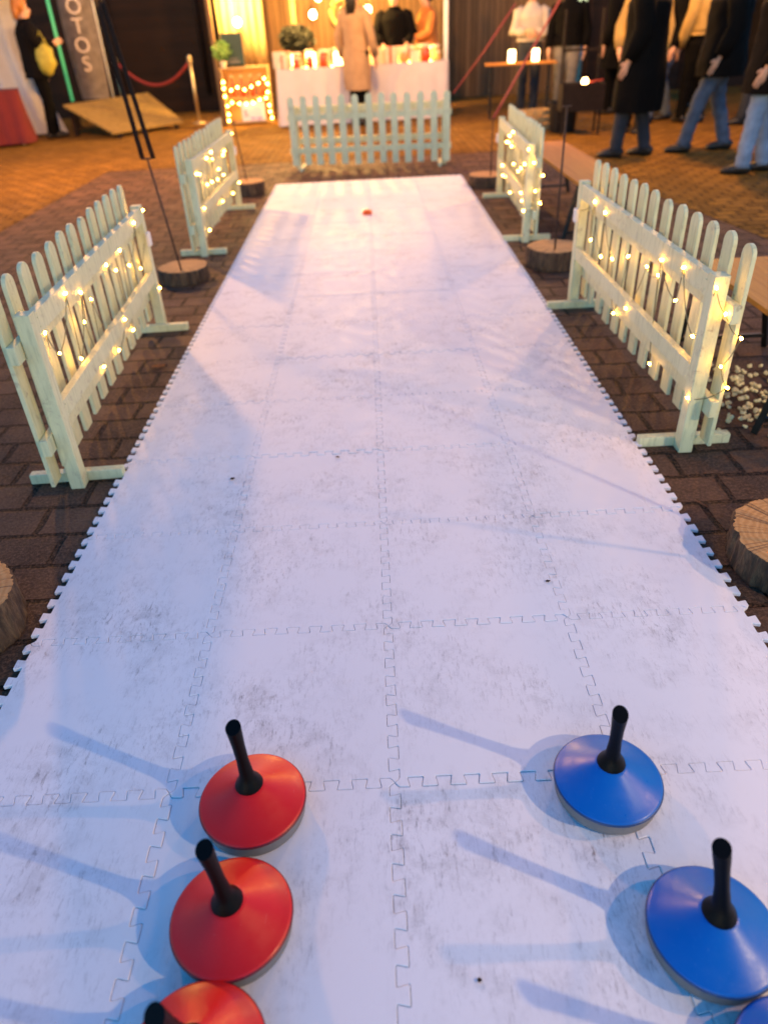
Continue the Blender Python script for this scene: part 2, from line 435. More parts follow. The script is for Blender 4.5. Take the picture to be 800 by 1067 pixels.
# ------------------------------------------------------------------ stock stones
def stone(loc, colour, label, tip, rz):
    t = thing('ice_stock', label, 'ice stock', (loc[0], loc[1], .014), 0, 'red ice stocks on the mat' if colour == 'red' else 'blue ice stocks on the mat')
    MB().lathe([(.118, 0), (.129, .004), (.131, .038), (.127, .042)], n=64).build('base_ring', MT['grey'], t, angle=40)
    MB().lathe([(.128, .041), (.1345, .043), (.1365, .047), (.1345, .051), (.131, .052)], n=64).build('rim', MT['rim_'+colour], t, smooth=True)
    pr = [(.1335, .0505), (.1325, .053), (.128, .0555)]
    for k in range(1, 13):
        u = k/12; pr.append((.128-.094*u, .0555+.058*u**1.12))
    MB().lathe(pr, n=96).build('cone_top', MT[colour], t, angle=50)
    # handle: flared socket, shaft, slanted end
    top = Vector((tip[0]-loc[0], tip[1]-loc[1], .318))
    pts = []; rad = []
    for z, r in ((.100, .0365), (.112, .0355), (.122, .032), (.135, .0235), (.150, .0180), (.20, .0150), (.25, .0155), (.29, .0178), (.312, .0188)):
        u = max(0, (z-.13)/(.318-.13)); k = u**1.1
        pts.append((top.x*k, top.y*k, z)); rad.append(r)
    h = MB().tube(pts, rad, n=24, ref=(0, 1, 0))
    h.bm.verts.ensure_lookup_table()
    for v in h.bm.verts[-24:]: v.co.z += (v.co.y-top.y)*.45
    h.build('handle', MT['blackp'], t, angle=45)
    return t
stone((.545, -.052), 'blue', 'blue cone-topped ice stock farthest up the mat of the blue ones, standing alone', (.535, -.068), 0)
stone((.662, -.425), 'blue', 'blue cone-topped ice stock in the middle of the blue row, cut by the right edge', (.632, -.40), 0)
stone((.735, -.69), 'blue', 'blue cone-topped ice stock only a sliver of which shows in the bottom corner', (.72, -.70), 0)
stone((-.362, -.062), 'red', 'red cone-topped ice stock farthest up the mat of the three red ones', (-.372, -.05), 0)
stone((-.372, -.352), 'red', 'red cone-topped ice stock in the middle of the three red ones', (-.385, -.352), 0)
stone((-.40, -.615), 'red', 'red cone-topped ice stock nearest the viewer, half cut by the bottom edge', (-.415, -.645), 0)
# target puck
t = thing('target_puck', 'small orange puck alone on the far end of the white mat', 'puck', (-.03, 6.93, .014))
MB().lathe([(.045, 0), (.051, .004), (.051, .034), (.045, .040)], n=28).build('puck_body', MT['orange'], t, angle=40)
MB().lathe([(.030, .040), (.032, .044), (.022, .048)], n=24).build('puck_knob', MT['orange'], t, smooth=True)

# ------------------------------------------------------------------ picket fences
FL = 2.07
def picket_pts(w, z0, z1):
    pts = [(-w/2, z0), (w/2, z0)]
    rr = w/2
    for k in range(0, 9):
        a = PI*k/8
        pts.append((rr*math.cos(a), z1-rr*.95+rr*.95*math.sin(a)))
    return pts
def nails(mb, pts, y):
    for x, z in pts:
        mb.box((x, y, z), (.006, .003, .006))
def make_fence(label):
    """local x runs along the fence, +y is the frame side, -y the picket side"""
    t = thing('picket_fence', label, 'fence', group='mint picket fences round the mat')
    for x in (0, FL):
        MB().box((x, 0, .40), (.068, .062, .80), bev=.004).build('post', MT['paint'], t)
        foot = MB(); foot.box((x, -.02, .024), (.045, .42, .048), bev=.004)
        # foot is lapped onto the post's outer face
        off = .058 if x == 0 else -.058
        bmesh.ops.translate(foot.bm, verts=foot.bm.verts, vec=(off, 0, 0))
        foot.build('foot', MT['paint'], t)
    for z, h in ((.745, .088), (.362, .078)):
        mb = MB().box((FL/2, .010, z), (FL-.0705, .036, h), bev=.003)
        nails(mb, [(.05, z+.02), (.055, z-.02), (FL-.05, z+.02), (FL-.055, z-.02)], .029)
        mb.build('frame_rail', MT['paint'], t)
    for z in (.66, .245):
        MB().box((FL/2, -.0525, z), (FL+.20, .036, .075), bev=.003).build('panel_rail', MT['paint'], t)
    n = 13; W = .092
    for k in range(n):
        x = -.035+(FL+.07)*k/(n-1)+rnd.uniform(-.007, .007)
        dz = rnd.uniform(-.008, .008)
        mb = MB().prism(picket_pts(W*rnd.uniform(.96, 1.03), .055+dz, .92+dz), -.0725-.019, -.0725)
        es = [e for e in mb.bm.edges if abs(e.verts[0].co.y-e.verts[1].co.y) < 1e-6]
        bmesh.ops.bevel(mb.bm, geom=es, offset=.002, segments=1, affect='EDGES')
        bmesh.ops.rotate(mb.bm, verts=mb.bm.verts, cent=(0, 0, .5), matrix=Matrix.Rotation(rnd.gauss(0, .011), 3, 'Y'))
        bmesh.ops.translate(mb.bm, verts=mb.bm.verts, vec=(x, 0, 0))
        nails(mb, [(x-.02, .66), (x+.02, .65), (x-.02, .25), (x+.018, .24)], -.0923)
        mb.build('picket', MT['paint'], t)
    return t
def fairy(label, seed, side):
    """string of lights woven through a fence, in the fence's local frame"""
    rr = random.Random(seed)
    t = thing('fairy_lights', label, 'string lights', group='fairy lights on the picket fences')
    MB().box((FL-.03 if side > 0 else .03, .045, .60), (.055, .026, .085), bev=.008).build('battery_box', MT['pwhite'], t)
    def place(x, z):
        inrail = .69 < z < .80 or .31 < z < .41
        return Vector((x, .034 if inrail else rr.uniform(-.028, -.006), z))
    n = 17; zc = [.76, .62, .50, .70, .28, .45, .60, .22, .53, .40, .70, .17, .56]
    bulbs = []; k0 = rr.randrange(13)
    for k in range(n):
        u = (k+rr.uniform(.15, .85))/n
        bulbs.append(place(FL-.10-(FL-.22)*u, zc[(k*5+k0) % 13]+rr.uniform(-.05, .04)))
    bulbs += [Vector((-.05, .028, .76)), Vector((-.075, -.02, .66)), Vector((-.09, -.10, .56)), Vector((-.088, -.045, .44)), Vector((-.085, -.095, .34)), Vector((-.02, .036, .27))]
    path = [Vector((FL-.03, .048, .64))]+bulbs
    pts = []
    for a, b in zip(path, path[1:]):
        L = (b-a).length; m = max(4, int(L/.035))
        for k in range(m):
            u = k/m; p = a.lerp(b, u); p.z -= .16*L*4*u*(1-u); pts.append(p)
    pts.append(path[-1])
    MB().tube(pts, .0022, n=5).build('wire', MT['wire'], t, smooth=True)
    bm0 = None
    for q in bulbs[:60]:
        if bm0 is None:
            o = MB().ball((0, 0, 0), .0056, 2, (1, 1, 1.5)).build('bulb', MT['bulb'], t, smooth=True); bm0 = o.data
        else:
            o = bpy.data.objects.new('bulb', bm0); COL.objects.link(o); o.parent = t
        o.location = q; o.rotation_euler = (rr.uniform(-1, 1), rr.uniform(-1, 1), 0)
    return t
f0 = make_fence('mint picket fence with lights, nearest on the left of the mat')
def place_fence(x, y, ang, mirror, label, lab2, seed):
    """ang: direction of local x"""
    global f0
    if f0 is not None: o = f0; f0 = None
    else: o = copy_tree(PROTO)
    o.location = (x, y, 0); o.rotation_euler = (0, 0, ang); o['label'] = label
    if lab2:
        s = fairy(lab2, seed, mirror); s.location = (x, y, 0); s.rotation_euler = (0, 0, ang)
    return o
PROTO = f0
a = math.atan2(2.05, -.10)
# left fences: local x must run so that +y (frame) points to the mat (+x): direction -y; start at the far post
def seg(near, far, left):
    n = Vector(near); f = Vector(far); d = (f-n).normalized()
    if left: return (n.x+d.x*FL, n.y+d.y*FL, math.atan2(-d.y, -d.x))
    return (n.x, n.y, math.atan2(d.y, d.x))
for near, far, left, lab, lab2, sd in (
    ((-1.375, 1.64), (-1.475, 3.70), True, 'mint picket fence with lights, nearest on the left of the mat', 'warm fairy lights on the nearest fence left of the mat', 3),
    ((-1.52, 5.60), (-1.50, 7.75), True, 'mint picket fence with lights, second one along the left of the mat', 'warm fairy lights on the second fence along the left of the mat', 5),
    ((1.39, 1.69), (1.385, 3.76), False, 'mint picket fence with lights, nearest on the right, beside the popcorn', 'warm fairy lights on the nearest fence right of the mat', 8),
    ((1.385, 5.52), (1.475, 7.55), False, 'mint picket fence with lights on the right, in front of the low bench', 'warm fairy lights on the fence in front of the low bench', 11)):
    x, y, ang = seg(near, far, left)
    place_fence(x, y, ang, -1 if left else 1, lab, lab2, sd)
# back fence: pickets face the camera
place_fence(-.985, 10.20, math.atan2(-.17, 2.14), 1, 'mint picket fence without lights across the far end of the mat', None, 0)

# ------------------------------------------------------------------ log slices and stakes
def log(x, y, r, h, label, seed, squash=1.0):
    rr = random.Random(seed); off = Vector((seed*3.1, 0, 0))
    t = thing('log_slice', label, 'log', (x, y, 0), rr.uniform(0, 6), 'log slices holding the rods')
    N = 180
    def shape(a, z):
        b = 1+.09*noise.noise(Vector((math.cos(a)*1.2, math.sin(a)*1.2, 0))+off)+.03*noise.noise(Vector((math.cos(a)*4, math.sin(a)*4, z*1.5))+off)
        rough = -.075*abs(noise.noise(Vector((math.cos(a)*8, math.sin(a)*8, z*4))+off))+.035*noise.noise(Vector((math.cos(a)*30, math.sin(a)*30, z*14))+off)
        return b+rough
    zs = [(.97, 0)]+[(1.0, h*k/14) for k in range(1, 14)]+[(.985, h*.985)]
    MB().lathe([(r*q, z) for q, z in zs], n=N, jit=shape, cap=(True, False)).build('bark', MT['bark'], t, smooth=True)
    rings = [(r*.985, h*.985), (r*.955, h*1.0), (r*.6, h*1.003), (r*.25, h*1.0), (.004, h*1.0)]
    MB().lathe(rings, n=N, jit=lambda a, z: shape(a, h*.985), cap=(False, True)).build('cut_face', MT['cut'], t, angle=30)
    return t
log(-1.50, .68, .245, .165, 'thick log slice cut by the left edge beside the mat, lit amber', 1)
log(1.49, .83, .245, .13, 'wide log slice cut by the right edge beside the mat', 2)
log(-1.55, 4.86, .205, .115, 'flat log slice holding a rod between the two left fences', 3)
log(1.465, 4.74, .215, .155, 'chunky log slice holding a rod between the two right fences', 4)
log(-1.50, 8.50, .20, .15, 'small log slice behind the second left fence', 5)
log(1.435, 8.26, .225, .13, 'flat log slice by the far right corner of the mat', 6)
def rod(a, b, label, r=.0075):
    t = thing('metal_rod', label, 'rod', a, 0, 'thin metal rods stuck in the logs')
    d = Vector(b)-Vector(a)
    MB().tube([(0, 0, -.03), d*.5, d], r, n=10).build('shaft', MT['rustrod'], t, smooth=True)
    MB().tube([d-Vector((.035, 0, 0)), d+Vector((.035, 0, 0))], r*.8, n=8).build('crossbar', MT['rustrod'], t, smooth=True)
    return t
rod((-1.53, 4.72, .115), (-1.65, 4.83, .92), 'thin dark rod in the left log, with two straps tied to its top')
rod((1.44, 4.62, .155), (1.47, 4.75, 1.13), 'tall thin rod in the chunky right log, in front of the bench')
rod((1.455, 8.12, .13), (1.48, 8.25, .72), 'short rod in the flat far right log, with a red rope tied to it')
rod((-1.50, 8.5, .15), (-1.57, 8.5, .80), 'thin rod in the small log behind the second left fence')
rod((1.53, .74, .13), (1.55, .73, 1.25), 'thin rod in the wide right log near the viewer', .0085)
rod((-1.56, .68, .16), (-1.62, .68, 1.1), 'thin rod in the thick left log near the viewer')
# straps
def strap(a, b, w, m, name, label, cat, sag=0, th=.0035):
    a = Vector(a); b = Vector(b); pts = []
    for k in range(13):
        u = k/12; p = a.lerp(b, u); p.z -= sag*4*u*(1-u); pts.append(p-a)
    o = MB().tube(pts, [(w, th)]*13, n=8).build(name, m, None, smooth=True)
    o.location = a; return tag(o, label, cat)
o1 = strap((-1.685, 4.83, .92), (-2.22, 6.36, 1.97), .018, MT['strap'], 'webbing_strap', 'dark webbing strap running up from the left rod, left one of the pair', 'strap')
o2 = strap((-1.605, 4.83, .92), (-2.19, 6.40, 2.0), .018, MT['strap'], 'webbing_strap', 'dark webbing strap running up from the left rod, right one of the pair', 'strap')
for o in (o1, o2): o['group'] = 'dark straps tied to the left rod'
strap((1.48, 8.25, .72), (3.05, 11.0, 2.30), .016, MT['redrope'], 'red_strap', 'broad red strap slanting up from the far right rod past the table', 'strap')
o = MB().tube([(0, 0, 0), (.55, 1.1, .42), (1.25, 2.6, 1.0)], .009, n=8).build('guy_rope', MT['redrope'], None, smooth=True); o.location = (1.22, 10.15, .86)
tag(o, 'thin red rope slanting up from the right end of the far fence', 'rope')

# ------------------------------------------------------------------ benches on the right
def bench(x0, x1, y0, y1, z, legs, label):
    t = thing('beer_bench', label, 'bench', ((x0+x1)/2, (y0+y1)/2, 0), 0, 'low wooden benches with black legs')
    cx, cy = t.location.x, t.location.y
    MB().box((0, 0, z-.0135), (x1-x0, y1-y0, .027), bev=.004).build('bench_top', MT['bench'], t)
    for y in legs:
        mb = MB(); s = .048
        for sx in (-1, 1):
            xx = sx*((x1-x0)/2-.04)
            mb.tube([(xx+sx*.10, y-cy, .006), (xx, y-cy, z-.03)], [(s*.5, s*.42)]*2, n=4)
        mb.box((0, y-cy, .075), ((x1-x0)+.07, .022, .022)); mb.box((0, y-cy, z-.043), ((x1-x0)-.06, .035, .03))
        mb.build('leg_frame', MT['blacksteel'], t)
    return t
bench(1.765, 2.215, 5.36, 7.85, .505, (5.44, 7.62), 'low wooden bench with black legs behind the far right fence')
bench(1.83, 2.24, 1.15, 2.93, .505, (1.80, 2.84), 'low wooden bench with black legs over the spilled popcorn')

# popcorn
pm = []
for k in range(4):
    mb = MB(); q = random.Random(40+k)
    for _ in range(5): mb.ball((q.uniform(-.010, .010), q.uniform(-.010, .010), .010+q.uniform(-.003, .008)), q.uniform(.007, .011), 2, jit=.35)
    o = mb.build('popcorn', MT['popcorn'], None, smooth=True); pm.append(o.data); bpy.data.objects.remove(o)
spots = []
q = random.Random(5)
while len(spots) < 150:
    x, y = q.gauss(1.98, .16), q.gauss(2.17, .17)
    if 1.62 < x < 2.5 and y > 1.7 and all((x-a)**2+(y-b)**2 > .020**2 for a, b in spots): spots.append((x, y))
spots += [(1.615, 1.83), (1.70, 1.92), (1.80, 1.62), (1.88, 1.52), (1.76, 1.55)]
for x, y in spots:
    o = bpy.data.objects.new('popcorn', q.choice(pm)); COL.objects.link(o)
    o.location = (x, y, 0 if q.random() < .7 else .016); o.rotation_euler = (0, 0, q.uniform(0, 6)); s = q.uniform(.65, 1.1); o.scale = (s, s, s)
    tag(o, 'piece of popcorn spilled on the pavers under the near bench', 'popcorn', 'popcorn spilled under the bench')

# leaves and specks
def leaf(x, y, z, L, w, rz, m, label, curl=.25):
    mb = MB(); n = 9; rows = []
    for i in range(n):
        u = i/(n-1); hw = w*math.sin(PI*min(1, u*1.02+.02))**.7*(1+.35*math.sin(u*17))
        rows.append([mb.bm.verts.new((L*(u-.5), hw*s, .002+curl*w*(abs(s)**2)+curl*L*.4*(u-.5)**2)) for s in (-1, 0, 1)])
    for A, B in zip(rows, rows[1:]):
        for k in range(2): mb.bm.faces.new((A[k], B[k], B[k+1], A[k+1]))
    for f in bmesh.ops.solidify(mb.bm, geom=list(mb.bm.faces), thickness=.0008)['geom']: pass
    o = mb.build('fallen_leaf', m, None, smooth=True); o.location = (x, y, z); o.rotation_euler = (0, 0, rz)
    return tag(o, label, 'leaf')
leaf(-1.33, 2.99, .004, .095, .028, .2, MT['leaf'], 'brown dry leaf on the pavers beside the nearest left fence')
leaf(1.30, 1.235, .004, .07, .008, 2.0, MT['leaf'], 'thin dry sliver of leaf on the pavers beside the right mat edge')
leaf(-.67, 1.60, .0145, .022, .010, .4, MT['darkleaf'], 'dark leaf scrap on the mat near the left seam')
leaf(-.20, 1.75, .0145, .020, .006, -.5, MT['darkleaf'], 'dark leaf scrap on the mat beside the middle seam')
leaf(.575, .785, .0145, .017, .006, 0, MT['darkleaf'], 'dark leaf scrap on the mat beside the right seam')
leaf(.16, -.485, .0145, .010, .005, 0, MT['darkleaf'], 'tiny black crumb on the mat between the red and the blue stones')

# ------------------------------------------------------------------ background: walls
def wall(name, x0, x1, y, h, m, label, cat, th=.12, trim=None):
    t = thing(name, label, cat, ((x0+x1)/2, y, 0))
    w = x1-x0
    MB().box((0, 0, h/2), (w, th, h)).build('wall_panel', m, t)
    k = 0; x = -w/2+.1
    while x < w/2:
        MB().box((x, -th/2-.03, h/2), (.09, .06, h), bev=.004).build('batten', trim or m, t); x += 2.4
    return t
wall('board_fence', 1.95, 5.4, 20.6, 4.2, MT['boards'], 'tall brown vertical board fence right of the market stall', 'fence', trim=MT['boards'])
wall('dark_building', 5.4, 30, 19.6, 6, MT['shed'], 'dark building behind the crowd on the right', 'building')
wall('dark_shed', -13.5, -3.35, 20.4, 5, MT['shed'], 'dark clad shed wall behind the rope barrier', 'building')
wall('boundary_wall', -40, -13.5, 24, 6, MT['shed'], 'dark wall far behind the white tent', 'wall')
# drain pipe on shed
o = MB().tube([(0, 0, .4), (0, 0, 4.8)], .05, n=12).build('drain_pipe', MT['iron'], None, smooth=True); o.location = (-4.0, 20.2, 0)
tag(o, 'thin dark pipe down the shed wall beside the stall', 'pipe')

# ------------------------------------------------------------------ market stall
t = thing('market_stall', 'lit wooden market stall with white corner post and board back wall', 'stall', (-.6, 17.6, 0))
MB().box((0.0, 1.5, 1.6), (5.0, .06, 3.2)).build('back_wall', MT['boards'], t)
MB().box((2.36, -.75, 1.6), (.085, .085, 3.2), bev=.006).build('post', MT['pwhite'], t)
MB().box((-2.52, -.75, 1.6), (.085, .085, 3.2), bev=.006).build('post', MT['boards'], t)
MB().box((-.08, .40, 3.25), (5.2, 2.6, .06)).build('roof', MT['boards'], t)
MB().box((-.9, .6, 1.6), (.10, .08, 3.1), bev=.004).build('middle_post', MT['crate'], t)
# curtain
mb = MB(); rows = []
for k in range(41):
    u = k/40; rows.append([mb.bm.verts.new((-3.05+.98*u, 17.35+.035*math.sin(u*38), z)) for z in (.9, 1.5, 2.2, 3.1)])
for A, B in zip(rows, rows[1:]):
    for i in range(3): mb.bm.faces.new((A[i], B[i], B[i+1], A[i+1]))
bmesh.ops.solidify(mb.bm, geom=list(mb.bm.faces), thickness=.004)
tag(mb.build('curtain', MT['curtain'], None, smooth=True), 'yellow lit curtain behind the shelf at the stall corner', 'curtain')

# table and cloth
tb = thing('market_table', 'long table of the market stall under a white cloth', 'table', (-.05, 16.2, 0))
MB().box((0, 0, 1.005), (3.4, .9, .03), bev=.003).build('table_top', MT['crate'], tb)
for sx in (-1, 1):
    for sy in (-1, 1): MB().box((sx*1.6, sy*.38, .495), (.06, .06, .99)).build('leg', MT['crate'], tb)
mb = MB(); N = 120; top = []; bot = []; mid = []
per = []
x0, x1, y0, y1 = -1.74, 1.74, -.50, .50
def perim(u):
    L = 2*(x1-x0)+2*(y1-y0); d = u*L
    if d < x1-x0: return (x0+d, y0), (0, -1)
    d -= x1-x0
    if d < y1-y0: return (x1, y0+d), (1, 0)
    d -= y1-y0
    if d < x1-x0: return (x1-d, y1), (0, 1)
    d -= x1-x0
    return (x0, y1-d), (-1, 0)
for k in range(N):
    (x, y), nrm = perim(k/N)
    w = .022*math.sin(k*1.7)+.018*math.sin(k*.63+1)
    top.append(mb.bm.verts.new((x, y, 1.026)))
    mid.append(mb.bm.verts.new((x+nrm[0]*(.02+w*.4), y+nrm[1]*(.02+w*.4), .60)))
    bot.append(mb.bm.verts.new((x+nrm[0]*(.035+w), y+nrm[1]*(.035+w), .03+.012*math.sin(k*.9))))
for i in range(N):
    j = (i+1) % N
    mb.bm.faces.new((top[i], top[j], mid[j], mid[i])); mb.bm.faces.new((mid[i], mid[j], bot[j], bot[i]))
mb.bm.faces.new(top)
o = mb.build('tablecloth', MT['cloth'], None, angle=50); o.location = (-.05, 16.2, 0); o.rotation_euler = (0, 0, .10); tb.rotation_euler = (0, 0, .10)
tag(o, 'white cloth hanging to the ground over the market stall table', 'tablecloth')

def on_table(x, y): return (-.05+x*math.cos(.1)-y*math.sin(.1), 16.2+x*math.sin(.1)+y*math.cos(.1), 1.027)
def jar(kind):
    t = thing('jar', 'small jar with a pale lid among the goods on the stall table', 'jar', group='jars on the stall table')
    MB().lathe([(.04, 0), (.045, .01), (.045, .09), (.035, .11)], n=20).build('jar_body', MT['glass'] if kind else MT['redglass'], t, smooth=True)
    MB().lathe([(.038, .11), (.038, .135)], n=20).build('lid', MT['cream'], t); return t
def candle():
    t = thing('candle_lamp', 'small glowing candle lamp among the goods on the stall table', 'candle', group='glowing candle lamps on the stall table')
    MB().lathe([(.03, 0), (.042, .02), (.042, .10), (.038, .11)], n=18).build('glow_glass', MT['candle'], t, smooth=True)
    MB().lathe([(.05, -.0), (.052, .012)], n=18).build('saucer', MT['cream'], t); return t
def gift():
    t = thing('gift_box', 'small wrapped box among the goods on the stall table', 'box', group='wrapped boxes on the stall table')
    MB().box((0, 0, .07), (.14, .12, .14), bev=.004).build('box_body', MT['cream'], t); MB().box((0, 0, .071), (.144, .025, .145)).build('ribbon', MT['giftred'], t); return t
q = random.Random(21); slots = [(x, y) for x in [-1.55+.26*i for i in range(13)] for y in (-.38, -.16, .06, .30)]
q.shuffle(slots)
protos = [jar(1), jar(0), candle(), gift()]; used = [0]*4
for i, (x, y) in enumerate(slots[:50]):
    k = q.choice([0, 0, 1, 1, 2, 3, 3])
    o = protos[k] if not used[k] else copy_tree(protos[k]); used[k] = 1
    o.location = on_table(x+q.uniform(-.05, .05), y+q.uniform(-.05, .05)); o.rotation_euler = (0, 0, q.uniform(0, 3)); s = q.uniform(1.2, 2.3); o.scale = (s, s, s)
def string(name_label, pts, step, seed, size=.012):
    rr = random.Random(seed); t = thing('fairy_lights', name_label, 'string lights', pts[0])
    P = [Vector(p)-Vector(pts[0]) for p in pts]; S = []
    for a, b in zip(P, P[1:]):
        m = max(2, int((b-a).length/.05))
        for k in range(m): S.append(a.lerp(b, k/m)+Vector((rr.uniform(-.01, .01), rr.uniform(-.01, .01), rr.uniform(-.012, .012))))
    S.append(P[-1])
    MB().tube(S, .003, n=5).build('wire', MT['wire'], t, smooth=True)
    acc = 0; prev = S[0]; me = None
    for p in S[1:]:
        acc += (p-prev).length; prev = p
        if acc > step:
            acc = 0
            if me is None: o = MB().ball((0, 0, 0), size, 1).build('bulb', MT['bulb'], t, smooth=True); me = o.data
            else: o = bpy.data.objects.new('bulb', me); COL.objects.link(o); o.parent = t
            o.location = p
    return t
string('warm fairy lights lying among the goods on the stall table', [on_table(-1.6+.27*i, -.42+.10*(i % 3)) for i in range(13)], .16, 3, .017)

# shelf unit with bottles, poster, sign, plant
sh = thing('crate_shelf', 'wooden crate shelf with fairy lights left of the white table', 'shelf', (-2.52, 16.75, 0), .02)
for x in (-.48, .48): MB().box((x, 0, .52), (.03, .36, 1.04)).build('side_panel', MT['crate'], sh)
for z in (.05, .50, 1.055): MB().box((0, 0, z), (1.0, .38, .028)).build('shelf_board', MT['crate'], sh)
MB().box((0, .185, .53), (.93, .012, .98)).build('back_panel', MT['crate'], sh)
for k in range(4):
    b = thing('bottle', 'red bottle standing in the lit crate shelf', 'bottle', (-2.82+.20*k, 16.72, .515), 0, 'red bottles in the crate shelf')
    MB().lathe([(.04, 0), (.045, .02), (.045, .22), (.018, .30), (.018, .37)], n=18).build('bottle_body', MT['redglass'], b, smooth=True)
    MB().lathe([(.021, .37), (.021, .41)], n=14).build('cap', MT['cream'], b)
string('warm fairy lights strung along the crate shelf', [(-2.98, 16.54, .98), (-2.97, 16.54, .55), (-2.75, 16.54, .72), (-2.5, 16.54, .66), (-2.3, 16.54, .75), (-2.06, 16.54, .86), (-2.06, 16.54, .50), (-2.5, 16.54, .40), (-2.95, 16.54, .44), (-2.97, 16.54, .1)], .115, 9, .017)
string('warm fairy lights hanging at the right side of the crate shelf', [(-2.04, 16.5, .48), (-2.06, 16.5, .3), (-2.03, 16.5, .12)], .09, 19, .017)
p = thing('poster', 'white printed poster leaning in the lower crate shelf', 'poster', (-2.42, 16.545, .07))
MB().box((0, 0, .18), (.50, .010, .36)).build('sheet', MT['paper'], p)
def text(body, size, m, parent, loc, rot, ext=.004, name='lettering'):
    cu = bpy.data.curves.new(name, 'FONT'); cu.body = body; cu.size = size; cu.extrude = ext; cu.align_x = 'CENTER'; cu.align_y = 'CENTER'
    tmp = bpy.data.objects.new('tmp', cu); COL.objects.link(tmp)
    dg = bpy.context.evaluated_depsgraph_get(); me = bpy.data.meshes.new_from_object(tmp.evaluated_get(dg)); bpy.data.objects.remove(tmp)
    me.materials.clear(); me.materials.append(m)
    o = bpy.data.objects.new(name, me); COL.objects.link(o); o.parent = parent; o.location = loc; o.rotation_euler = rot; return o
text('5.', .17, MT['ink'], p, (-.15, -.009, .14), (R(90), 0, 0))
MB().box((-.02, -.007, .05), (.10, .006, .03)).box((.12, -.007, .045), (.12, .006, .03)).build('print', MT['purple'], p)
s = thing('sign_board', 'dark green sign board standing on the crate shelf', 'sign', (-2.72, 16.75, 1.07), 0)
MB().box((0, 0, .30), (.44, .02, .60), bev=.004).build('panel', MT['board_green'], s)
MB().box((0, -.013, .09), (.26, .006, .035)).box((0, -.013, .15), (.20, .006, .02)).build('print', MT['greytr'], s)
MB().box((0, .10, .02), (.40, .22, .04)).build('stand', MT['crate'], s)
def foliage(mb, c, r, n, seed, L=.09, sc=(1, 1, 1)):
    rr = random.Random(seed)
    for _ in range(n):
        d = Vector((rr.gauss(0, 1), rr.gauss(0, 1), rr.gauss(0, 1))).normalized()*r*rr.random()**.4
        p = Vector((c[0]+d.x*sc[0], c[1]+d.y*sc[1], c[2]+d.z*sc[2])); a = Vector((rr.gauss(0, 1), rr.gauss(0, 1), rr.gauss(0, 1))).normalized(); b = a.orthogonal().normalized()
        l = L*rr.uniform(.6, 1.3)
        vs = [mb.bm.verts.new(p+v) for v in (-a*l*.5, b*l*.2, a*l*.5, -b*l*.2)]
        mb.bm.faces.new(vs)
pl = thing('potted_plant', 'bright green leafy plant in front of the dark green sign', 'plant', (-2.93, 16.62, 1.07))
MB().lathe([(.05, 0), (.07, .12)], n=18).build('pot', MT['cream'], pl); mb = MB(); foliage(mb, (0, 0, .30), .19, 240, 3); mb.build('foliage', MT['green'], pl)
wr = thing('fir_arrangement', 'dark round fir arrangement behind the left end of the stall table', 'plant', (-1.42, 17.45, 0))
MB().lathe([(.16, 0), (.16, .04), (.03, .06), (.03, 1.25)], n=16).build('stand', MT['iron'], wr); mb = MB(); foliage(mb, (0, 0, 1.50), .36, 900, 4, .14, (1.15, .7, .7)); mb.build('foliage', MT['darkgreen'], wr)
w2 = thing('wreath', 'hanging wreath with a red bow behind the beige coat', 'wreath', (-.42, 18.9, 1.95))
mb = MB(); rr = random.Random(4)
for k in range(420):
    a = rr.uniform(0, 2*PI); c = (math.cos(a)*.25, 0, math.sin(a)*.25); foliage(mb, c, .06, 1, k, .08)
mb.build('foliage', MT['curtain'], w2); MB().box((0, -.06, -.22), (.16, .03, .34), bev=.01).build('bow', MT['giftred'], w2)
# hanging bulbs
for k, (x, y, z) in enumerate([(-1.07, 18.3, 1.93), (.16, 18.3, 1.96), (-.92, 18.3, 2.25), (-2.60, 17.15, 1.85)]):
    b = thing('hanging_bulb', ['bare warm bulb hanging over the left half of the stall table', 'bare warm bulb hanging between the two people at the stall', 'bare warm bulb hanging highest over the stall table, at the top edge', 'bare warm bulb in front of the yellow curtain'][k], 'lamp', (x, y, z), 0, 'bulbs hanging in the stall')
    MB().ball((0, 0, 0), .075, 2, (1, 1, 1.15)).build('bulb', MT['stallbulb'], b, smooth=True)
    MB().lathe([(.022, .06), (.022, .12)], n=12).build('socket', MT['iron'], b); MB().tube([(0, 0, .12), (0, 0, 3.2-z)], .006, n=6).build('cord', MT['iron'], b)

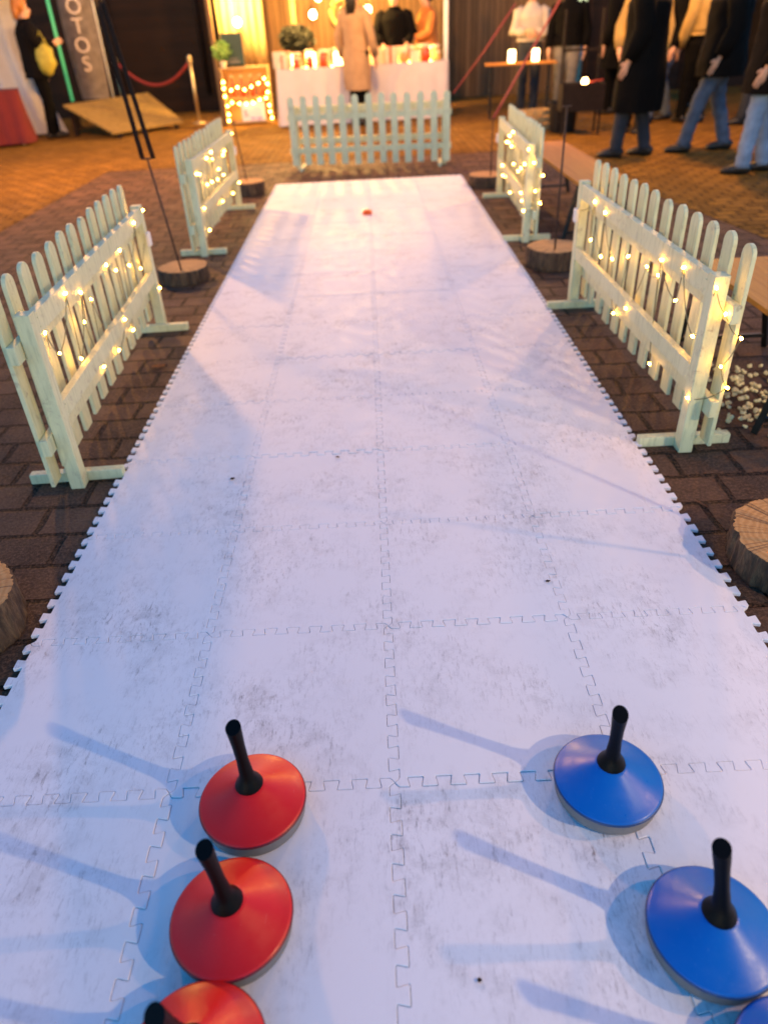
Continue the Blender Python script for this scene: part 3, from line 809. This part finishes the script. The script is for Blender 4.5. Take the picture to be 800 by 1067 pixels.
# ------------------------------------------------------------------ people
def skin_mesh(name, verts, edges, rad, m, parent, root=0):
    me = bpy.data.meshes.new(name); me.from_pydata(verts, edges, [])
    o = bpy.data.objects.new(name, me); COL.objects.link(o)
    o.modifiers.new('skin', 'SKIN'); sub = o.modifiers.new('sub', 'SUBSURF'); sub.levels = 1; sub.render_levels = 1
    for i, r in enumerate(rad):
        sv = me.skin_vertices[0].data[i]; sv.radius = (r, r) if not hasattr(r, '__len__') else r; sv.use_root = (i == root)
    dg = bpy.context.evaluated_depsgraph_get()
    out = bpy.data.meshes.new_from_object(o.evaluated_get(dg)); bpy.data.objects.remove(o); bpy.data.meshes.remove(me)
    out.name = name; out.shade_smooth(); out.materials.clear(); out.materials.append(m)
    o = bpy.data.objects.new(name, out); COL.objects.link(o); o.parent = parent; return o
def person(label, loc, rz, s, lf, rf, coat, trousers, hem, hair='hair', la=None, ra=None, shoe='shoe', wide=1.0, lean=0, hairlen=0, group='visitors at the market'):
    """local +y is the facing direction; lf / rf feet as (dx, dy, toe angle); la / ra = (elbow, wrist)"""
    t = thing('person', label, 'person', loc, rz, group); t.scale = (s, s, s)
    V = []; E = []; Rr = []
    def add(p, r, par=None):
        V.append(tuple(p)); Rr.append(r)
        if par is not None: E.append((par, len(V)-1))
        return len(V)-1
    pel = add((0, 0, .94), .115); wai = add((0, lean*.3, 1.10), .105, pel); che = add((0, lean*.8, 1.32), .125, wai)
    nb = add((0, lean, 1.47), .06, che); nk = add((0, lean+.01, 1.53), .052, nb); h1 = add((0, lean+.03, 1.60), .075, nk); h2 = add((0, lean+.025, 1.68), .088, h1); add((0, lean+.015, 1.74), .06, h2)
    add((0, lean+.125, 1.625), .014, h1)
    add((.085, lean+.01, 1.63), .018, h2); add((-.085, lean+.01, 1.63), .018, h2)
    arms = {}
    for sx, A in ((-1, la), (1, ra)):
        el, wr = A or ((sx*.27, -.03, 1.14), (sx*.27, .07, .90))
        sh = add((sx*.17*wide, lean*.8, 1.42), .062, che); e = add(el, .045, sh); w = add(wr, .030, e)
        d = (Vector(wr)-Vector(el)).normalized(); pw = Vector(wr)+d*.07; palm = add(pw, .032, w)
        side = d.cross(Vector((sx, 0, 0))); side = side.normalized() if side.length > .1 else Vector((0, 1, 0))
        for k, L in enumerate((.075, .085, .08, .062)):
            b = pw+side*(.030-.02*k)+d*.035; f = add(b, .010, palm); g = add(b+d*L*.55+Vector((-sx*.008, 0, 0)), .009, f); add(b+d*L+Vector((-sx*.022, 0, 0)), .007, g)
        th = add(Vector(wr)+d*.045+side*.042, .011, palm); add(Vector(wr)+d*.085+side*.058, .009, th)
        arms[sx] = (V[sh], el, wr)
    legs = {}
    for sx, F in ((-1, lf), (1, rf)):
        hp = Vector((sx*.095, 0, .90)); an = Vector((F[0], F[1], .085)); kn = (hp+an)/2+Vector((0, .035+.12*abs(F[1]) if F[1] < 0 else .03, .03))
        a = add(hp, .088, pel); b = add(kn, .058, a); c = add(an, .042, b); add(an+Vector((math.sin(F[2])*.13, math.cos(F[2])*.13, -.055)), .033, c)
        legs[sx] = (hp, kn, an)
    skin_mesh('body', V, E, Rr, MT['skin'], t)
    # face and hair
    for sx in (-1, 1): MB().ball((sx*.034, lean+.103, 1.655), .012, 1).build('eye', MT['eye'], t, smooth=True)
    MB().ball((0, lean+.100, 1.575), .02, 1, (1.2, .5, .4)).build('mouth', MT['lip'], t, smooth=True)
    hm = MB().ball((0, lean-.012, 1.695), .112, 3, (.95, 1.02, 1.0))
    if hairlen: hm.tube([(0, lean-.07, 1.72), (0, lean-.09, 1.60), (0, lean-.10, 1.72-hairlen)], [(.085, .05), (.095, .05), (.07, .03)], n=14, ref=(0, 1, 0))
    for v in hm.bm.verts:
        if v.co.y > lean+.05 and v.co.z < 1.72: v.co.y = lean+.05
    hm.build('hair', MT[hair], t, smooth=True)
    # trousers
    mb = MB()
    for sx in (-1, 1):
        hp, kn, an = legs[sx]; top = hp+Vector((0, 0, .06))
        cp = [top, hp.lerp(kn, .4), kn, kn.lerp(an, .5), an-Vector((0, 0, .02))]; cr = [.112, .098, .078, .070, .066]; P2 = []; R2 = []
        for i in range(4):
            for k in range(6): P2.append(cp[i].lerp(cp[i+1], k/6)); R2.append((cr[i]+(cr[i+1]-cr[i])*k/6)*(1+.05*math.sin(k*2.4+i*1.7+sx)*(.4+.3*i)))
        P2.append(cp[4]); R2.append(cr[4]*1.08)
        mb.tube(P2, R2, n=18, ref=(0, 1, 0))
    mb.tube([(0, 0, .86), (0, 0, .95), (0, 0, 1.06)], [(.15, .12), (.18, .135), (.165, .12)], n=20, ref=(0, 1, 0))
    for v in mb.bm.verts: v.co += Vector((1, 1, 0))*.012*noise.noise(v.co*13+Vector(loc))
    mb.build('trousers', MT[trousers], t, smooth=True)
    for sx, F in ((-1, lf), (1, rf)):
        an = legs[sx][2]; d = Vector((math.sin(F[2]), math.cos(F[2]), 0)); z0 = 0
        sm = MB().tube([an-d*.085+Vector((0, 0, -.04)), an-d*.05+Vector((0, 0, -.03)), an+Vector((0, 0, -.025)), an+d*.09+Vector((0, 0, -.042)), an+d*.155+Vector((0, 0, -.055)), an+d*.185+Vector((0, 0, -.06))],
            [(.03, .035), (.043, .052), (.047, .058), (.050, .041), (.043, .028), (.02, .014)], n=14)
        sm.build('shoe', MT[shoe], t, smooth=True)
    # coat: flared body and two sleeves
    mb = MB(); w = wide
    prof_ = []
    for z in (hem, hem+.03, (hem+1.0)/2 if hem < .9 else hem+.06, 1.05, 1.20, 1.35, 1.43, 1.49, 1.53):
        k = (z-hem)/(1.5-hem)
        rx = {1.05: .205, 1.20: .205, 1.35: .225, 1.43: .195, 1.49: .10, 1.53: .075}.get(z, .235 if hem < .8 else .22)
        ry = {1.05: .155, 1.20: .155, 1.35: .160, 1.43: .125, 1.49: .085, 1.53: .075}.get(z, .185 if hem < .8 else .165)
        prof_.append(((0, lean*max(0, (z-.95)/.55), z), (rx*w, ry*w)))
    fine = []
    for (p0, r0), (p1, r1) in zip(prof_, prof_[1:]):
        for k in range(4):
            u = k/4; fine.append((tuple(p0[i]+(p1[i]-p0[i])*u for i in range(3)), (r0[0]+(r1[0]-r0[0])*u, r0[1]+(r1[1]-r0[1])*u)))
    fine.append(prof_[-1])
    mb.tube([p for p, r in fine], [r for p, r in fine], n=40, ref=(0, 1, 0))
    for sx in (-1, 1):
        sh, el, wr = [Vector(p) for p in arms[sx]]
        mb.tube([sh+Vector((-sx*.04, 0, .0)), sh+Vector((sx*.03, 0, -.03)), sh.lerp(el, .5), el, el.lerp(wr, .5), wr], [.085, .088*w, .078*w, .072*w, .064*w, .056*w], n=14, ref=(0, 1, 0))
    for v in mb.bm.verts:
        ang = math.atan2(v.co.y, v.co.x); g = max(.3, 1.5-v.co.z)
        k = .030*g*noise.noise(Vector((math.cos(ang)*3, math.sin(ang)*3, v.co.z*1.3+loc[0])))+.014*noise.noise(v.co*11+Vector(loc))
        v.co += Vector((math.cos(ang), math.sin(ang), 0))*k
    mb.build('coat', MT[coat], t, smooth=True)
    return t
LEFT = R(90)          # facing -x
hang = lambda sx, y=.05: ((sx*.27, -.03, 1.14), (sx*.27, y, .90))
# walkers on the right (facing left)
person('person in a long black coat and dark jeans walking nearest the brazier', (3.66, 9.82, 0), R(60), 1.30, (-.12, .14, -.1), (.10, -.12, .1), 'black', 'dkdenim', .44, wide=1.3)
person('person in a dark hip-length jacket and blue jeans mid-stride, right of the long coat', (4.76, 9.95, 0), R(78), 1.28, (-.09, .26, .1), (.10, -.20, .0), 'darkcoat', 'denim', .72, wide=1.3)
person('person in a dark jacket and light blue jeans cut by the right edge', (4.62, 8.20, 0), R(70), 1.25, (-.10, .10, .1), (.10, -.10, .0), 'darkcoat', 'ltdenim', .68, wide=1.25)
person('person in black with one grey-blue jeans leg showing behind the long coat', (5.30, 13.5, 0), R(100), 1.28, (-.10, .22, .1), (.10, -.16, .0), 'black', 'denim', .86)
person('person in a pale yellow jacket and black trousers with a hand lowered', (5.72, 13.1, 0), R(20), 1.28, (-.10, .08, .2), (.10, -.05, -.2), 'yellowcoat', 'black', 1.02, ra=((.25, .06, 1.16), (.22, .20, .98)), la=((-.26, .02, 1.14), (-.24, .14, .90)))
person('person in a yellow jacket with a green collar, half hidden behind the long coat', (4.42, 12.2, 0), R(150), 1.28, (-.10, .03, .2), (.10, -.03, -.2), 'yellowcoat', 'black', 1.15, ra=((.28, .05, 1.16), (.24, .18, .95)))
person('person in a cream white jacket standing behind the candle table', (3.36, 15.9, 0), R(170), 1.25, (-.10, .02, .2), (.10, -.02, -.2), 'whitecoat', 'dkdenim', 1.02, la=((-.27, .08, 1.15), (-.10, .26, 1.12)), ra=((.27, .08, 1.15), (.10, .26, 1.16)))
person('person in dark clothes and grey trousers beside the candle table', (4.02, 15.5, 0), R(160), 1.28, (-.09, .04, .2), (.09, -.04, -.2), 'black', 'greytr', .92)
person('person in black standing at the back of the crowd by the board fence', (6.6, 15.5, 0), R(120), 1.28, (-.09, .04, .2), (.09, -.04, -.2), 'black', 'black', .8)
person('person in a dark coat standing right of the yellow jacket, at the back', (7.1, 13.6, 0), R(60), 1.3, (-.09, .04, .2), (.09, -.04, -.2), 'darkcoat', 'black', .85)
person('person in a black coat filling the gap behind the two yellow jackets', (4.9, 15.0, 0), R(40), 1.32, (-.09, .04, .2), (.09, -.04, -.2), 'black', 'black', .6, wide=1.2)
person('person in a dark brown coat at the far right of the crowd', (6.5, 12.6, 0), R(95), 1.3, (-.09, .12, .2), (.09, -.10, -.2), 'darkcoat', 'dkdenim', .7, wide=1.2)
# stall
person('person in a long beige coat with dark hair standing at the stall table', (-.13, 15.35, 0), R(-28), 1.33, (-.09, .05, .2), (.09, -.04, -.2), 'beige', 'black', .47, hairlen=.34, wide=.92)
person('stall holder in a black jumper standing behind the table', (.70, 17.3, 0), R(178), 1.3, (-.10, .02, .2), (.10, -.02, -.2), 'black', 'black', .92, la=((-.30, .06, 1.16), (-.20, .22, 1.02)), ra=((.30, .06, 1.16), (.20, .22, 1.02)), wide=1.1)
person('person in an orange-brown jacket at the right end inside the stall', (1.42, 17.5, 0), R(110), 1.28, (-.10, .02, .2), (.10, -.02, -.2), 'orangecoat', 'black', .95, la=((-.26, .10, 1.16), (-.2, .32, 1.10)))
# left
person('person in a dark coat with orange-brown hair beside the white tent', (-6.55, 15.9, 0), R(-60), 1.36, (-.09, .05, .2), (.09, -.04, -.2), 'darkcoat', 'black', .80, hair='hair2', hairlen=.2, wide=1.1, ra=((.27, .05, 1.18), (.20, .26, 1.22)))
bag = thing('shoulder_bag', 'yellow-green bag hanging from the dark-coated person by the tent', 'bag', (-6.22, 15.62, 1.25))
MB().ball((0, 0, .15), .24, 3, (.75, .55, 1.15), .2).build('bag_body', MT['olive'], bag, smooth=True); MB().tube([(-.1, 0, .36), (0, .02, .62), (.1, 0, .36)], .015, n=8).build('strap', MT['olive'], bag, smooth=True)

# ------------------------------------------------------------------ right side furniture
t = thing('standing_table', 'wooden folding table with two candles in front of the board fence', 'table', (3.05, 15.2, 0), -.12)
MB().box((0, 0, .94), (1.35, .55, .03), bev=.003).build('table_top', MT['bench'], t)
for sx in (-1, 1):
    mb = MB()
    for sy in (-1, 1): mb.tube([(sx*.56, sy*.22, 0), (sx*.56, sy*.22, .925)], .02, n=6)
    mb.box((sx*.56, 0, .5), (.03, .44, .03)); mb.build('leg_frame', MT['blacksteel'], t)
for k, x in enumerate((2.86, 3.32)):
    b = thing('candle_lantern', ['glowing candle glass on the left half of the folding table', 'glowing candle glass on the right half of the folding table'][k], 'candle', (x, 15.1, .956), 0, 'candle glasses on the folding table')
    MB().lathe([(.05, 0), (.065, .03), (.065, .19), (.055, .21)], n=18).build('glow_glass', MT['candle'], b, smooth=True); MB().lathe([(.075, 0), (.075, .012)], n=18).build('saucer', MT['cream'], b)
b = thing('bucket', 'black bucket on the ground between the fence and the brazier', 'bucket', (3.38, 12.75, 0))
MB().lathe([(.20, 0), (.22, .02), (.245, .44), (.26, .45), (.26, .47), (.235, .47), (.21, .05), (.02, .04)], n=32).build('bucket_body', MT['blacksteel'], b, angle=40); MB().tube([(-.25, 0, .44), (-.18, -.16, .34), (0, -.24, .30), (.18, -.16, .34), (.25, 0, .44)], .008, n=6).build('handle', MT['iron'], b, smooth=True)
mb = thing('wooden_crate', 'pale wooden crate on the ground left of the black bucket', 'crate', (2.98, 13.2, 0), .3)
for z in (.06, .17, .28):
    for sy in (-1, 1): MB().box((0, sy*.17, z), (.55, .016, .085)).build('slat', MT['crate'], mb)
    for sx in (-1, 1): MB().box((sx*.267, 0, z), (.016, .322, .085)).build('slat', MT['crate'], mb)
MB().box((0, 0, .012), (.54, .34, .016)).build('crate_floor', MT['crate'], mb)
g = thing('brazier', 'dark iron brazier on legs with a small flame, beside the long black coat', 'brazier', (3.55, 12.35, 0), -.05)
MB().box((0, 0, .37), (.68, .42, .02)).box((0, -.2, .56), (.68, .016, .38)).box((0, .2, .56), (.68, .016, .38)).box((-.332, 0, .56), (.016, .384, .38)).box((.332, 0, .56), (.016, .384, .38)).build('fire_box', MT['iron'], g)
for sx in (-1, 1):
    for sy in (-1, 1): MB().box((sx*.30, sy*.17, .18), (.03, .03, .36)).build('leg', MT['iron'], g)
for sx in (-1, 1): MB().box((sx*.30, .24, 1.05), (.035, .035, 1.4)).build('upright', MT['iron'], g)
MB().box((0, .24, 1.20), (.565, .03, .04)).build('crossbar', MT['iron'], g)
MB().ball((0.02, -.10, .77), .05, 2, (1, 1, 1.2), .3).build('flame', MT['flame'], g, smooth=True)
MB().tube([(.07, -.11, .76), (.30, -.16, .79)], .014, n=8).build('poker', MT['redrope'], g, smooth=True)
st = thing('wooden_stool', 'pale wooden stool behind the blue-jeans walker, four splayed legs', 'stool', (5.75, 10.4, 0), .3)
MB().lathe([(.17, .78), (.18, .79), (.18, .815), (.17, .825)], n=24).build('seat', MT['crate'], st)
for k in range(4):
    a = PI/4+k*PI/2; MB().tube([(.26*math.cos(a), .26*math.sin(a), 0), (.12*math.cos(a), .12*math.sin(a), .78)], .022, n=8).build('leg', MT['crate'], st, smooth=True)

# ------------------------------------------------------------------ left side
rp = thing('boarded_ramp', 'low wooden boarded ramp in front of the dark shed', 'ramp', (0, 0, 0))
c = [(-5.09, 15.11, .13), (-3.99, 16.67, .13), (-5.15, 18.6, .60), (-6.25, 15.95, .60)]
mb = MB(); C4 = [Vector(p) for p in c]; NS = 11
for k in range(NS):
    u0, u1 = k/NS+.013*(k > 0), (k+1)/NS-.013
    q4 = [C4[0].lerp(C4[3], u0), C4[1].lerp(C4[2], u0), C4[1].lerp(C4[2], u1), C4[0].lerp(C4[3], u1)]
    up_ = [mb.bm.verts.new(p) for p in q4]; dn = [mb.bm.verts.new(p-Vector((0, 0, .04))) for p in q4]
    mb.bm.faces.new(up_); mb.bm.faces.new(dn[::-1])
    for i in range(4): mb.bm.faces.new((up_[i], dn[i], dn[(i+1) % 4], up_[(i+1) % 4]))
mb.build('deck', MT['deck'], rp)
for p in c: MB().box((p[0]+(.12 if p[0] < -5 else -.12), p[1]+(.12 if p[1] < 16 else -.2), (p[2]-.05)/2), (.09, .09, p[2]-.055)).build('support', MT['shed'], rp)
fb = thing('feather_banner', 'tall grey banner with pale vertical lettering behind the ramp', 'banner', (-6.05, 17.6, .55), R(8))
MB().box((.0, .06, .015), (.5, .5, .03)).build('base_plate', MT['iron'], fb)
mb = MB(); rows = []
for k in range(25):
    z = .03+2.75*k/24
    wv = .30+.06*math.sin(k/24*PI)-.02*k/24
    rows.append([mb.bm.verts.new((wv*u, -.16*(1-u*u), z)) for u in [-1+.125*i for i in range(17)]])
for A, B in zip(rows, rows[1:]):
    for i in range(16): mb.bm.faces.new((A[i], A[i+1], B[i+1], B[i]))
bmesh.ops.solidify(mb.bm, geom=list(mb.bm.faces), thickness=.01); mb.build('cloth', MT['banner'], fb, smooth=True)
MB().tube([(.37, .03, 0), (.37, .03, 2.4), (.30, .03, 2.85)], .018, n=8).build('pole', MT['pwhite'], fb, smooth=True)
for i, ch in enumerate('FOTOS'):
    text(ch, .40, MT['chalk'], fb, (0, -.185, 2.06-.345*i), (R(90), 0, 0), .01)
nt = thing('light_tube', 'glowing green light tube at the left edge of the grey banner', 'lamp', (-6.58, 17.55, 0), 0)
MB().tube([(0, 0, .55), (0, 0, 2.9)], .032, n=12).build('tube', MT['neon'], nt, smooth=True); MB().lathe([(.12, 0), (.12, .03), (.05, .06), (.05, .55)], n=16).build('foot', MT['iron'], nt)
def stanchion(x, y, label):
    t = thing('rope_stanchion', label, 'stanchion', (x, y, 0), 0, 'brass stanchions of the rope barrier')
    MB().lathe([(.17, 0), (.17, .015), (.05, .035), (.03, .06)], n=28).build('base', MT['brass'], t, smooth=True)
    MB().lathe([(.034, .05), (.034, 1.18)], n=18).build('pole', MT['brass'], t, smooth=True)
    MB().lathe([(.055, 1.18), (.062, 1.20), (.055, 1.22)], n=18).ball((0, 0, 1.265), .055, 2).build('finial', MT['brass'], t, smooth=True)
stanchion(-3.79, 17.42, 'brass rope stanchion standing right of the ramp, with the rope tied on')
stanchion(-5.85, 18.95, 'brass rope stanchion at the back of the ramp, behind the straps')
pts = []
for k in range(25):
    u = k/24; pts.append(((-5.78+3.84)*u, 17.45+1.45*u-17.45, -.42*4*u*(1-u)+.02*u))
o = MB().tube(pts, .032, n=10).build('barrier_rope', MT['redrope'], None, smooth=True); o.location = (-3.84, 17.45, 1.16)
tag(o, 'sagging red rope between the brass stanchions', 'rope')
# tent and red table
tn = thing('market_tent', 'white market tent side with hanging wall at the left edge', 'tent', (-7.25, 15.7, 0))
mb = MB(); rows = []
for k in range(31):
    u = k/30; rows.append([mb.bm.verts.new((-.9+1.35*u+(.42 if z < .3 else .16 if z < 1 else 0)*u, .3+.06*math.sin(u*22)+.25*u, z)) for z in (.06, .9, 1.7, 2.6)])
for A, B in zip(rows, rows[1:]):
    for i in range(3): mb.bm.faces.new((A[i], A[i+1], B[i+1], B[i]))
bmesh.ops.solidify(mb.bm, geom=list(mb.bm.faces), thickness=.006); mb.build('side_wall', MT['tent'], tn, smooth=True)
MB().box((.42, .75, 1.3), (.05, .05, 2.6)).build('post', MT['pwhite'], tn)
MB().box((-.9, .75, 1.3), (.05, .05, 2.6)).build('post', MT['pwhite'], tn)
mb = MB(); mb.box((-.5, .5, 2.66), (2.2, 2.0, .06)); mb.build('roof', MT['tent'], tn)
ta = thing('stall_table', 'table under a red cloth in front of the white tent', 'table', (-7.72, 14.9, 0), .35)
MB().box((0, 0, .93), (1.9, .75, .03)).build('table_top', MT['crate'], ta)
for sx in (-1, 1):
    for sy in (-1, 1): MB().box((sx*.85, sy*.3, .457), (.05, .05, .914)).build('leg', MT['crate'], ta)
mb = MB(); top = []; mid = []; bot = []; x0, x1, y0, y1 = -1.0, 1.0, -.42, .42
for k in range(N):
    (x, y), nrm = perim(k/N); w = .03*math.sin(k*1.3)+.02*math.sin(k*.5)
    top.append(mb.bm.verts.new((x, y, .951))); mid.append(mb.bm.verts.new((x+nrm[0]*(.03+.5*w), y+nrm[1]*(.03+.5*w), .5))); bot.append(mb.bm.verts.new((x+nrm[0]*(.08+w), y+nrm[1]*(.08+w), .05)))
for i in range(N):
    j = (i+1) % N; mb.bm.faces.new((top[i], top[j], mid[j], mid[i])); mb.bm.faces.new((mid[i], mid[j], bot[j], bot[i]))
mb.bm.faces.new(top)
o = mb.build('tablecloth', MT['redcloth'], None, angle=50); o.location = (-7.72, 14.9, 0); o.rotation_euler = (0, 0, .35)
tag(o, 'red cloth hanging to the ground in front of the white tent', 'tablecloth')

# ------------------------------------------------------------------ light
w = bpy.data.worlds.new('World'); scene.world = w; w.use_nodes = True
nt_ = w.node_tree; bg = nt_.nodes['Background']
sky = nt_.nodes.new('ShaderNodeTexSky'); sky.sky_type = 'NISHITA'; sky.sun_disc = False
sky.sun_elevation = R(6.0); sky.sun_rotation = R(200); sky.air_density = 1.0; sky.dust_density = .3; sky.ozone_density = 4.0
hs = nt_.nodes.new('ShaderNodeHueSaturation'); hs.inputs['Saturation'].default_value = 1.22
nt_.links.new(sky.outputs[0], hs.inputs['Color']); nt_.links.new(hs.outputs[0], bg.inputs[0]); bg.inputs[1].default_value = .106
def lamp(name, typ, loc, energy, col, size=.08, target=None, spot=None, blend=.4):
    l = bpy.data.lights.new(name, typ); l.energy = energy; l.color = col
    if typ == 'SUN': l.angle = R(10)
    else: l.shadow_soft_size = size
    o = bpy.data.objects.new(name, l); COL.objects.link(o); o.location = loc
    if target: o.rotation_euler = (Vector(target)-Vector(loc)).to_track_quat('-Z', 'Y').to_euler()
    if spot: l.spot_size = R(spot); l.spot_blend = blend
    return o
so = lamp('sun', 'SUN', (0, 0, 10), .02, (1, .85, .7)); so.rotation_euler = (R(80), 0, R(160))
# market floodlights to the right of the lane, outside the frame
lamp('floodlight', 'POINT', (3.8, -1.95, 2.42), 94, (1.0, .70, .36), .045)
lamp('floodlight', 'POINT', (4.2, -.2, 2.42), 52, (1.0, .50, .22), .045)
# warm stall lamps, then unseen ones added over the plaza for its orange light
lamp('stall_lamp', 'POINT', (-.6, 17.2, 2.7), 300, (1.0, .54, .14), .15)
lamp('stall_lamp', 'POINT', (-2.6, 16.9, 2.2), 85, (1.0, .60, .17), .10)
lamp('unseen_warm_lamp', 'POINT', (-4.6, 10.2, 3.7), 440, (1.0, .44, .09), .2)
lamp('unseen_warm_lamp', 'POINT', (4.8, 10.6, 3.8), 235, (1.0, .44, .09), .2)
lamp('unseen_warm_lamp', 'POINT', (.3, 13.0, 3.6), 180, (1.0, .46, .10), .2)

lamp('unseen_warm_lamp', 'POINT', (3.3, 6.3, 4.2), 42, (1.0, .74, .40), .45)  # added soft fill lamp, warms the far fence front and the mat

# ------------------------------------------------------------------ render settings
scene.render.engine = 'CYCLES'
scene.cycles.use_denoising = True
scene.cycles.max_bounces = 6; scene.cycles.sample_clamp_indirect = 4
scene.view_settings.view_transform = 'Standard'; scene.view_settings.look = 'None'
scene.view_settings.exposure = 2.16; scene.view_settings.gamma = 1
